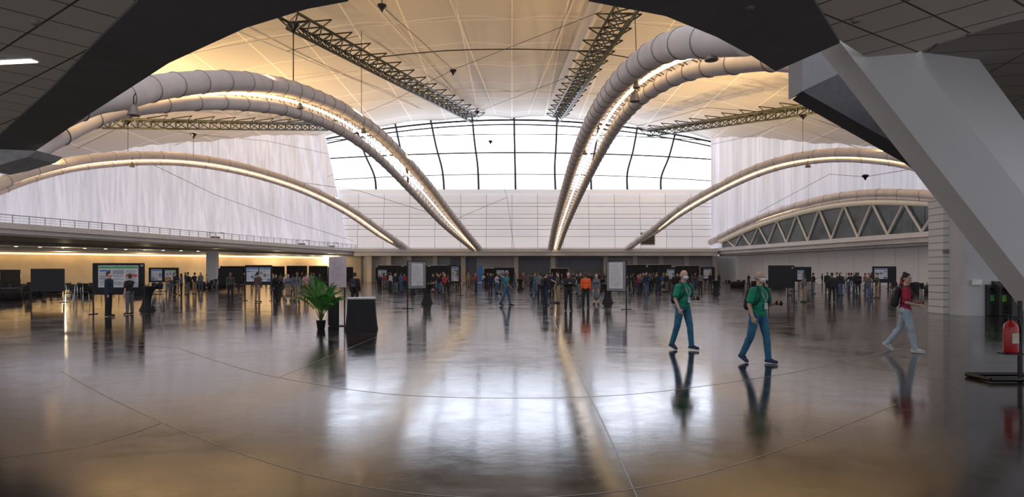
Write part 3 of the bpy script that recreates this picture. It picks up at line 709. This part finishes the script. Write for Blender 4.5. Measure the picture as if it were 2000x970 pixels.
def crowd(key,px,fy,yaw,sh,tr,hair=None,h=1.75,skin=None,pack=None,dz=0.):
    rec=AR[key]; mats={'shirt':cm(sh),'trousers':cm(tr),'skirt':cm(tr),'hair':hair or random.choice([HB,HBR,HB,HBL]),'person':skin or random.choice([SKIN,SKIN,SKIN2]),'shoe':cm('black')}
    g=G(px,fy); s=h/1.75
    if not rec[1]:
        b=rec[0]; b.location=(g.x,g.y,dz); b.rotation_euler=(0,0,rad(yaw)); b.scale=(s,)*3; setm(b,mats); rec[1]=True
    else: b=copy_tree(rec[0],(g.x,g.y,dz),rad(yaw),s,mats)
    tag(b,'person in %s top, %s %s, %s'%(sh,tr,'skirt' if key=='wskirt' else 'trousers',POSE[key]),'person','people in the hall')
    if pack:
        if packs[0] is None:
            k=backpack(AR['stand'][2],1,pm('backpack_nylon',(.015,.015,.017),.7),pm('backpack_trim',(.03,.03,.033),.6)); packs[0]=k; k.location=b.location;k.rotation_euler=b.rotation_euler;k.scale=b.scale
        else: k=copy_tree(packs[0],b.location.copy(),rad(yaw),s)
        setm(k,{'backpack':cm(pack)})
        tag(k,'%s backpack on a standing visitor\'s back'%pack,'backpack','visitors\' backpacks')
CR=[('stand',212,618,95,'navy','black',HB,1.78,None),('wstand',253,614,-110,'black','grey',HBR,1.68,None),('stand',503,590,160,'brown','tan',HB,1.78,None),('stand',450,583,30,'olive','black',HBR,1.76,'olive'),
('wlong',538,586,60,'black','black',HB,1.65,None),('wskirt',563,588,20,'grey','tan',HBR,1.66,None),('stand',581,589,-20,'grey','tan',HB,1.78,'grey'),('walk',598,580,190,'pink','tan',HB,1.75,None),
('stand',693,604,175,'black','black',HB,1.74,'black'),('walk',989,597,70,'teal','jeans',HG,1.86,None),('fold',1110,607,10,'black','black',HBR,1.78,None),('stand',1144,600,170,'orange','black',HBR,1.74,None),('wskirt',1165,595,-30,'grey','grey',HBL,1.68,None),
('stand',1065,597,120,'black','navy',HB,1.74,'black'),('phone',1090,592,-80,'olive','tan',HB,1.78,None),('stand',1078,575,150,'navy','black',HB,1.78,None),('walk',1043,577,100,'teal','jeans',HBR,1.78,'navy'),('stand',1133,578,30,'black','grey',HB,1.75,None),
('stand',1055,583,200,'grey','black',HB,1.72,None),('stand',915,560,10,'tan','tan',HG,1.76,None),('walk',1005,560,90,'grey','jeans',HB,1.75,None),
('fold',328,578,60,'tan','grey',HBR,1.7,None),('stand',341,575,100,'black','black',HB,1.76,None),('wlong',354,577,-60,'grey','black',HB,1.68,None),('stand',367,576,-90,'navy','grey',HB,1.78,'black'),('fold',380,574,-110,'black','tan',HB,1.76,None),
('stand',1625,590,170,'black','black',HB,1.74,None),('wlong',1571,590,-90,'grey','tan',HB,1.68,None),('phone',1588,574,90,'black','grey',HB,1.74,None),('stand',1642,577,10,'black','jeans',HB,1.76,None),('fold',1658,572,90,'white','grey',HBR,1.74,None),
('stand',1676,573,160,'navy','black',HB,1.76,'black'),('walk',1697,585,-80,'grey','jeans',HBR,1.72,None),('wstand',1713,582,-80,'olive','tan',HBR,1.68,None),('stand',1766,583,180,'red','black',HB,1.76,None),('stand',1540,577,90,'black','grey',HB,1.72,None),
('stand',1285,573,175,'black','navy',HB,1.76,None),('wlong',1250,572,20,'grey','black',HBR,1.68,None),('fold',1268,566,90,'teal','black',HB,1.74,None),('stand',1302,570,-60,'black','grey',HB,1.76,'grey'),('stand',1330,563,0,'grey','jeans',HG,1.76,None),
('phone',1236,568,90,'navy','black',HB,1.72,None),('stand',1218,562,170,'black','black',HB,1.76,None),('wskirt',1210,566,200,'tan','black',HB,1.66,None),('stand',1368,568,180,'grey','black',HB,1.74,None),('stand',1318,573,150,'black','black',HB,1.70,None)]
for c in CR: crowd(c[0],c[1],c[2],c[3],c[4],c[5],c[6],c[7],None,c[8])
keys=['stand','fold','walk','phone','hip','wlong','wstand','wskirt','point']
cols=['black','black','navy','grey','olive','white','brown','black','blue','black','red']
far=[738,748,757,768,779,790,842,851,861,872,886,897,944,953,963,975,1022,1033,1120,1155,1180,1196,1226,1243,1258,1276,1293,1311,1345,1358,1387,1560,1578,1606,1652,1668,1684,1702,1735,1748,1462,1480,440,466,520,533,612,300,313,335,346,362]
for i,px in enumerate(far):
    crowd(keys[(i*5+2)%9],px,555.5+((i*37)%11)*.9,(i*73)%360,cols[(i*4+1)%11],['black','grey','jeans','tan','navy'][(i*3)%5],None,1.62+((i*17)%7)*.03,None,None)
far2=[742,762,784,773,806,823,846,857,866,879,930,958,970,982,1038,1050,1073,1128,1150,1190,1232,1247,1262,1282,1296,1324,1337,1352,1547,1616,1635,1663,1690,1742,555,572,478,392]
for i,px in enumerate(far2):
    crowd(keys[(i*4+1)%9],px,566.5+((i*29)%9)*1.05,(i*97+40)%360,cols[(i*3+2)%11],['black','grey','navy','black','jeans'][(i*2)%5],None,1.62+((i*13)%7)*.03,None,None)
far3=[548,608,624,590,530,492,430,404,750,771,795,812,838,853,874,893,1098,1170,1222,1255,1272,1290,1306,1378,1404,1640,1672,1718]
for i,px in enumerate(far3):
    crowd(keys[(i*7+3)%9],px,561.0+((i*23)%6)*.8,(i*61+20)%360,cols[(i*5+3)%11],['black','navy','grey','black','jeans'][(i*4)%5],None,1.62+((i*11)%7)*.03,None,None)
# ---------------- furniture
def on(e,*cs):
    for c in cs: c.parent=e
    return e
def stool():
    e=empty('bar_stool')
    on(e,box('seat',(.40,.38,.04),(0,0,.75),BMET,.01),box('backrest',(.40,.03,.20),(0,.19,1.08),BMET,.01))
    for x in(-1,1):
        for y in(-1,1): 
            top=V((.17*x,.16*y,.74)); on(e,sweep('leg',[V((.22*x,.21*y,0)),top]+([V((.18,.19,1.18)) if x>0 else V((-.18,.19,1.18))] if y>0 else []),.014,CHROME,6))
    on(e,sweep('footrest',[V((-.2,-.19,.25)),V((.2,-.19,.25))],.012,CHROME,6)); return e
st=None
for px,fy,r in ((136,602,20),(148,592,-30),(162,599,80),(308,606,10),(316,596,60),(868,578,30),(888,572,-40),(1229,577,0),(1668,580,40),(420,570,0),(905,574,90)):
    g=G(px,fy)
    if st is None: st=stool(); st.location=g; st.rotation_euler=(0,0,rad(r)); tag(st,'tall slim metal bar stool with low back','stool','tall bar stools')
    else: copy_tree(st,g,rad(r))
crowd('sit',868,578,30,'red','black',HBR,1.72,SKIN,None,dz=.28)
def cocktail():
    e=empty('cocktail_table')
    prof=[(.36,0),(.33,.02),(.24,.25),(.19,.5),(.22,.8),(.34,1.03),(.37,1.08),(.37,1.10)]
    on(e,lathe('stretch_cover',prof,BLACK,24,4,.04),lathe('table_top',[(.01,1.101),(.375,1.101),(.375,1.12),(.01,1.12)],BMET,24)); return e
ct=None
for px,fy in ((834,593),(1187,592),(543,578),(1398,575),(1016,566),(288,606),(646,582),(950,562),(1174,568),(778,566)):
    g=G(px,fy)
    if ct is None: ct=cocktail(); ct.location=g; tag(ct,'black stretch-covered round cocktail table, hourglass shaped','table','cocktail tables')
    else: copy_tree(ct,g,0)
g=G(706,643)
e=empty('draped_table',g); tag(e,'tall table draped in black cloth with pale grey top','table')
vs=[];fs=[];n=64
prof=[(1.16,0),(1.10,.15),(1.03,.5),(1.0,.8),(1.0,.93)]
def sq(t,hw,hd):
    c,s_=math.cos(t),math.sin(t); k=1/max(abs(c)/1.,abs(s_)/1.); k=k*.75+.25*1.1; return c*k*hw,s_*k*hd
for j,(r,z) in enumerate(prof):
    for k in range(n):
        t=2*math.pi*k/n; x,y=sq(t,.41*r,.33*r); f=1+.035*math.sin(k*1.4+j*.2)*(1-z/.93); vs.append((x*f,y*f,z))
for j in range(4):
    for k in range(n): fs.append((j*n+k,j*n+(k+1)%n,(j+1)*n+(k+1)%n,(j+1)*n+k))
fs.append(tuple(4*n+k for k in range(n)))
cloth=mk('table_cloth',vs,fs,BLACK,True)
vs=[sq(2*math.pi*k/n,.43,.35) for k in range(n)]
tp=mk('table_top',[(x,y,.93) for x,y in vs]+[(x,y,.975) for x,y in vs],[tuple(range(n))[::-1],tuple(range(n,2*n))]+[(k,(k+1)%n,n+(k+1)%n,n+k) for k in range(n)],pm('pale_table_top',(.42,.44,.47),.4))
on(e,cloth,tp); e.rotation_euler=(0,0,rad(12))
PC=[pm('poster_paper',(.62,.62,.64),.6),pm('poster_green',(.08,.32,.12),.6),pm('poster_yellow',(.55,.45,.12),.6),pm('poster_ink',(.08,.08,.09),.6),pm('poster_blue',(.08,.17,.4),.6),pm('poster_red',(.5,.1,.08),.6),pm('poster_grey',(.3,.3,.32),.6),pm('poster_pink',(.52,.42,.44),.6)]
def poster(w,h,z,x0,style,y=-.035):
    vs=[];fs=[];mi=[]
    def q(x,zz,ww,hh,m,o):
        b=len(vs); vs.extend([(x,y-o,zz),(x+ww,y-o,zz),(x+ww,y-o,zz+hh),(x,y-o,zz+hh)]); fs.append((b,b+1,b+2,b+3)); mi.append(m)
    q(x0-w/2,z,w,h,7 if style==3 else 0,0)
    L_=x0-w/2
    if style in(0,1):
        q(L_+.02,z+h*.86,w-.04,h*.11,1 if style==0 else 4,.003)
        rnd=random.Random(int(w*100)+style)
        for c in range(3):
            zz=z+h*.82
            while zz>z+h*.12:
                hh=h*(.08+.12*rnd.random()); zz-=hh+.02
                if zz<z: break
                kind=rnd.choice([6,2,5,1,6,4]) if style==0 else rnd.choice([6,3,6,4])
                if rnd.random()<.45: q(L_+w*(.03+.325*c),zz,w*.29,hh,kind,.003)
                else:
                    t=zz+hh-.02
                    while t>zz: q(L_+w*(.03+.325*c),t,w*(.22+.07*rnd.random()),.010,3,.003); t-=.028
    else:
        for t in range(12): q(L_+w*.1,z+h*(.86-.065*t),w*(.55+.25*((t*7)%3)/3),.012,6,.003)
    return mk('poster',vs,fs,mats=PC,mi=mi)
GP=pm('board_grey_fabric',(.25,.25,.26),.8)
def board(px,fy,w,z0,z1,yaw,posters,label,pan=None):
    g=G(px,fy); e=empty('poster_board'); tag(e,label,'board','freestanding poster boards')
    on(e,box('panel',(w-.04,.04,z1-z0-.04),(0,0,(z0+z1)/2),pan or BLACK))
    on(e,box('frame_rail',(w,.05,.04),(0,0,z1),BMET),box('frame_rail',(w,.05,.04),(0,0,z0),BMET))
    for s in(-1,1):
        on(e,box('leg',(.045,.05,z1),(s*w/2,0,z1/2),BMET)); on(e,box('foot',(.05,.62,.03),(s*w/2,0,.015),BMET))
    for p in posters: on(e,poster(*p))
    e.location=g; e.rotation_euler=(0,0,rad(yaw)); return e
board(93,590,2.1,.68,1.96,-6,[],'plain black freestanding poster board')
board(232,613,2.05,.83,2.12,4,[(1.62,.92,1.12,-.0,0),(.10,.07,2.0,.95,2)],'black poster board with colourful research poster pinned on it')
board(320,570,2.5,.9,2.2,10,[(.9,1.0,1.05,-.6,1),(.9,.9,1.1,.55,0)],'black poster board with two posters')
board(450,566,2.4,.9,2.2,0,[],'plain black poster board')
board(505,587,1.7,1.0,2.2,-4,[(.75,.85,1.2,-.38,1),(.7,.85,1.2,.42,1)],'black poster board with two white posters')
board(814,601,1.5,.95,2.3,62,[(.95,1.1,1.1,0,2)],'grey-papered poster board seen edge on',GP)
board(888,577,1.5,.95,2.3,60,[(.95,1.1,1.1,0,1)],'narrow poster board seen edge on')
board(1204,603,1.4,.85,2.3,-58,[(1.0,1.25,.98,0,2)],'poster board with grey poster seen obliquely',GP)
board(1526,590,1.55,.85,2.15,5,[(.10,.07,2.0,.66,2)],'plain black poster board with small white label')
board(1727,574,2.0,.95,2.25,4,[(1.1,.85,1.25,-.3,1)],'black poster board with white poster')
board(1303,565,2.2,.9,2.3,20,[(.9,1.0,1.1,.4,1)],'black poster board with white poster')
board(1382,562,1.6,.9,2.4,-30,[(.9,1.1,1.1,0,1)],'poster board with white poster')
board(1568,568,2.0,.9,2.3,20,[(.8,.9,1.1,-.3,1)],'distant poster board with white poster')
for px,fy in ((800,563),(755,561),(1252,561),(985,559),(850,564),(1340,559)): board(px,fy,2.6,.9,2.4,0,[(1.,.9,1.2,-.5,1)] if px%2 else [],'distant black poster board in crowd')
g=G(660,636); e=empty('sign_stand',g); tag(e,'tall pale pinkish paper sign on black easel stand','sign')
on(e,box('sign_sheet',(.56,.02,1.0),(0,-.06,1.75),PC[7],.004),box('stand_pole',(.04,.04,1.6),(-.2,.0,.8),BMET),box('stand_pole',(.04,.04,1.6),(.2,.1,.8),BMET),box('base_panel',(.34,.12,.86),(-.14,.02,.45),BLACK,.01),box('base_plate',(.5,.4,.03),(0,0,.015),BMET))
on(e,poster(.5,.8,1.38,0,3,y=-.072)) ; e.rotation_euler=(0,0,rad(6))
g=G(627,643)
e=empty('potted_palm',g); tag(e,'leafy green potted palm in small black pot','plant')
on(e,lathe('pot',[(.10,0),(.11,.02),(.145,.26),(.155,.28),(.13,.28),(.125,.25)],pm('black_plastic',(.015,.015,.015),.4),20))
on(e,lathe('soil',[(.01,.245),(.128,.245),(.128,.255),(.01,.255)],pm('potting_soil',(.03,.02,.012),.9),16))
LEAF=pm('palm_leaf',(.045,.20,.025),.45,var=.5,scale=5); STEM=pm('palm_stem',(.06,.13,.03),.6)
for i in range(20):
    az=i*2.39996; u_=i/19; ln=(1.22-.26*u_)+.12*random.random(); h0=.26
    dx,dy=math.cos(az),math.sin(az)
    if dx>.1: ln*=.88
    rc=[];x=0;z=h0;a=1.54-.44*u_
    for k in range(15):
        rc.append(V((dx*(x+.02),dy*(x+.02),z))); st_=ln*1.12/14; x+=math.cos(a)*st_; z+=math.sin(a)*st_; a-=(.012+.014*k)*(.55+.55*u_)
    vs=[];fs=[]
    for k in range(5,15):
        for side in (-1,1):
            for sub in (0,.33,.66):
                b=lerp(rc[k-1],rc[k],sub+.3 if sub+.3<1 else 1); d=(rc[k]-rc[k-1]).normalized(); sd=d.cross(V((0,0,1))).normalized()*side
                L_=.22*math.sin(math.pi*(k-3.5)/12)+.05
                tip=b+(sd*.8+d*.8+V((0,0,-.3))).normalized()*L_; m=lerp(b,tip,.4)+V((0,0,.01)); wv=d*.013
                o=len(vs); vs+=[b,m-wv,tip,m+wv]; fs.append((o,o+1,o+2,o+3))
    st2=sweep('frond',rc,[.009-.0005*k for k in range(15)],STEM,5)
    lf=mk('leaflets',vs,fs,LEAF); on(e,st2); lf.parent=st2
def chair():
    e=empty('banquet_chair'); on(e,box('seat',(.44,.44,.06),(0,0,.45),BLACK,.02),box('backrest',(.42,.04,.40),(0,.21,.72),BLACK,.02,Matrix.Rotation(rad(-8),3,'X')))
    for x in(-1,1):
        for y in(-1,1): on(e,sweep('leg',[V((.2*x,.2*y,0)),V((.18*x,.18*y,.44))],.013,BMET,6))
    for x in (-1,1): on(e,sweep('back_post',[V((.17*x,.19,.44)),V((.17*x,.215,.6))],.012,BMET,6))
    return e
def rtable():
    e=empty('round_table'); on(e,lathe('table_cloth',[(.80,0.02),(.78,.4),(.76,.72)],BLACK,40,12,.03),lathe('table_top',[(.01,.72),(.77,.72),(.77,.75),(.01,.75)],pm('dark_table_top',(.05,.05,.055),.5),32)); return e
chp=tbp=None
for px,fy in ((15,585),(60,577),(30,571),(385,562),(410,564),(435,561),(1440,562),(1480,560),(1520,563),(1775,571),(1828,574),(100,573),(270,575),(160,575)):
    g=G(px,fy)
    if tbp is None: tbp=rtable(); tbp.location=g; tag(tbp,'round banquet table with black tablecloth','table','banquet tables')
    else: copy_tree(tbp,g,0)
    for k in range(5):
        a=k*2*math.pi/5+px; q=g+V((math.cos(a)*1.15,math.sin(a)*1.15,0)); r=a-math.pi/2
        if chp is None: chp=chair(); chp.location=q; chp.rotation_euler=(0,0,r); tag(chp,'black padded banquet chair at round table','chair','banquet chairs')
        else: copy_tree(chp,q,r)
def drape(a,b,y,h,label='black pipe-and-drape panel booth backdrop'):
    pa=(a-1000)/F*y;pb=(b-1000)/F*y; n=max(8,int((pb-pa)*5)); e=empty('pipe_and_drape',((pa+pb)/2,y,0)); tag(e,label,'curtain','black drape backdrops')
    vs=[];fs=[]
    for i in range(n+1):
        x=pa+(pb-pa)*i/n; o=.07*math.sin(i*1.9); vs+=[V((x,y+o,.02)),V((x,y+o*.4,h))]
    for i in range(n): fs.append((2*i,2*i+2,2*i+3,2*i+1))
    att(mk('drape',vs,fs,BLACK,True),e); att(sweep('crossbar',[V((pa,y,h)),V((pb,y,h))],.03,CHROME,6),e)
    for x in(pa,pb): att(sweep('upright',[V((x,y,0)),V((x,y,h+.05))],.03,CHROME,6),e)
for a,b,y,h in ((737,785,118,3.1),(788,836,119,3.1),(840,880,120,3.1),(945,1005,121,2.6),(1075,1110,122,2.6),(1215,1262,119,3.2),(1265,1312,119,3.2),(1318,1366,117,3.),(560,600,108,2.9),(603,640,110,2.9),(430,478,104,2.8),(530,556,106,2.8),(0,40,93,2.2),(640,690,118,2.8)): drape(a,b,y,h)
g=P(938,545,118); e=empty('pull_up_banner',(g.x,118,0)); tag(e,'narrow bright blue pull-up banner','banner')
on(e,box('banner_sheet',(.9,.03,2.9),(0,0,1.55),pm('banner_blue',(.03,.16,.5),.5)),box('banner_base',(1.,.3,.1),(0,0,.05),CHROME))
for px,hh,ww,lab in ((452,.9,2.0,'orange-grey scissor lift cart parked on balcony'),(615,.8,2.2,'stacked equipment cart on balcony'),(672,.9,2.,'stacked equipment cart on balcony')):
    p=LL(px,*Lf)+V((-2.2,.4)); e=empty('equipment_cart',(p.x,p.y,5.45)); tag(e,lab,'cart','equipment on the balcony')
    on(e,box('cart_deck',(ww,1.,.2),(0,0,.6),BMET,.02),box('crate',(ww*.5,.8,.7),(-.2,0,1.05),pm('crate_grey',(.2,.2,.22),.6),.03))
    for x in(-1,1):
        on(e,sweep('handle',[V((x*ww/2,0,.6)),V((x*ww/2,0,1.9))],.04,BMET,6))
        for y in (-.4,.4):
            wl=lathe('wheel',[(.05,-.06),(.25,-.06),(.25,.06),(.05,.06)],BMET,14); wl.rotation_euler=(rad(90),0,0); wl.location=(x*ww*.38,y,.27); wl.parent=e
    on(e,sweep('top_bar',[V((-ww/2,0,1.9)),V((ww/2,0,1.9))],.04,BMET,6))
GB=pm('bin_black',(.02,.021,.021),.45)
for i,(px,fy,c,lab) in enumerate(((1932,614,(.05,.35,.08),'green-labelled'),(1955,615,(.14,.42,.06),'lime-labelled'),(1979,616,(.4,.42,.12),'yellow-labelled'))):
    p=G(px,fy+2); e=empty('recycling_bin',p); tag(e,'black recycling bin with slanted hood, %s'%lab,'bin','recycling station bins')
    on(e,box('bin_body',(.46,.5,.95),(0,0,.475),GB,.02))
    hood=prism('bin_hood',[(-.23,-.25),(.23,-.25),(.23,.25),(-.23,.25)],.95,[1.18,1.18,1.42,1.42],GB); on(e,hood)
    on(e,box('label_plate',(.26,.012,.26),(0,-.257,.72),pm('bin_label_%d'%i,c,.5)),box('opening',(.3,.012,.12),(0,-.256,1.06),pm('bin_opening',(.001,.001,.001),.9)),box('door_handle',(.12,.03,.02),(0,-.265,.5),CHROME))
SD=10.6; X=(1992-1000)/F*SD
e=empty('extinguisher_stand',(X,SD,0)); tag(e,'black steel floor stand with square base frame','stand')
sq_=lambda a,b,t=.035: sweep('base_bar',[V(a),V(b)],t,BMET,4,False)
on(e,box('stand_pole',(.05,.05,1.28),(.0,0,.64),BMET,.005),sq_((-.55,.45,.04),(.35,.45,.04)),sq_((-.55,-.12,.04),(.35,-.12,.04)),sq_((-.55,.45,.04),(-.55,-.12,.04)),sq_((.35,.45,.04),(.35,-.12,.04)),box('support_plate',(.3,.2,.02),(-.14,0,.44),BMET),box('bracket',(.12,.03,.04),(-.06,.03,.85),BMET))
e2=empty('fire_extinguisher',(X-.16,SD-.02,.452)); tag(e2,'red fire extinguisher with black hose and valve','fire extinguisher')
RE=pm('extinguisher_red',(.42,.012,.012),.3)
on(e2,lathe('cylinder',[(.085,0),(.1,.01),(.105,.03),(.105,.40),(.09,.46),(.04,.50),(.035,.52),(.01,.52)],RE,24),lathe('valve',[(.03,.51),(.035,.53),(.03,.57),(.012,.575)],BMET,12),box('lever',(.14,.02,.015),(-.03,0,.6),BMET,.004,Matrix.Rotation(rad(12),3,'Y')),box('lever',(.12,.02,.012),(-.03,0,.565),BMET,.004),sweep('hose',cr([V((.03,0,.55)),V((.12,-.02,.52)),V((.13,-.04,.35)),V((.1,-.07,.18))],5),.013,BMET,8),box('instruction_label',(.11,.004,.16),(0,-.104,.24),pm('label_cream',(.55,.5,.4),.5)))
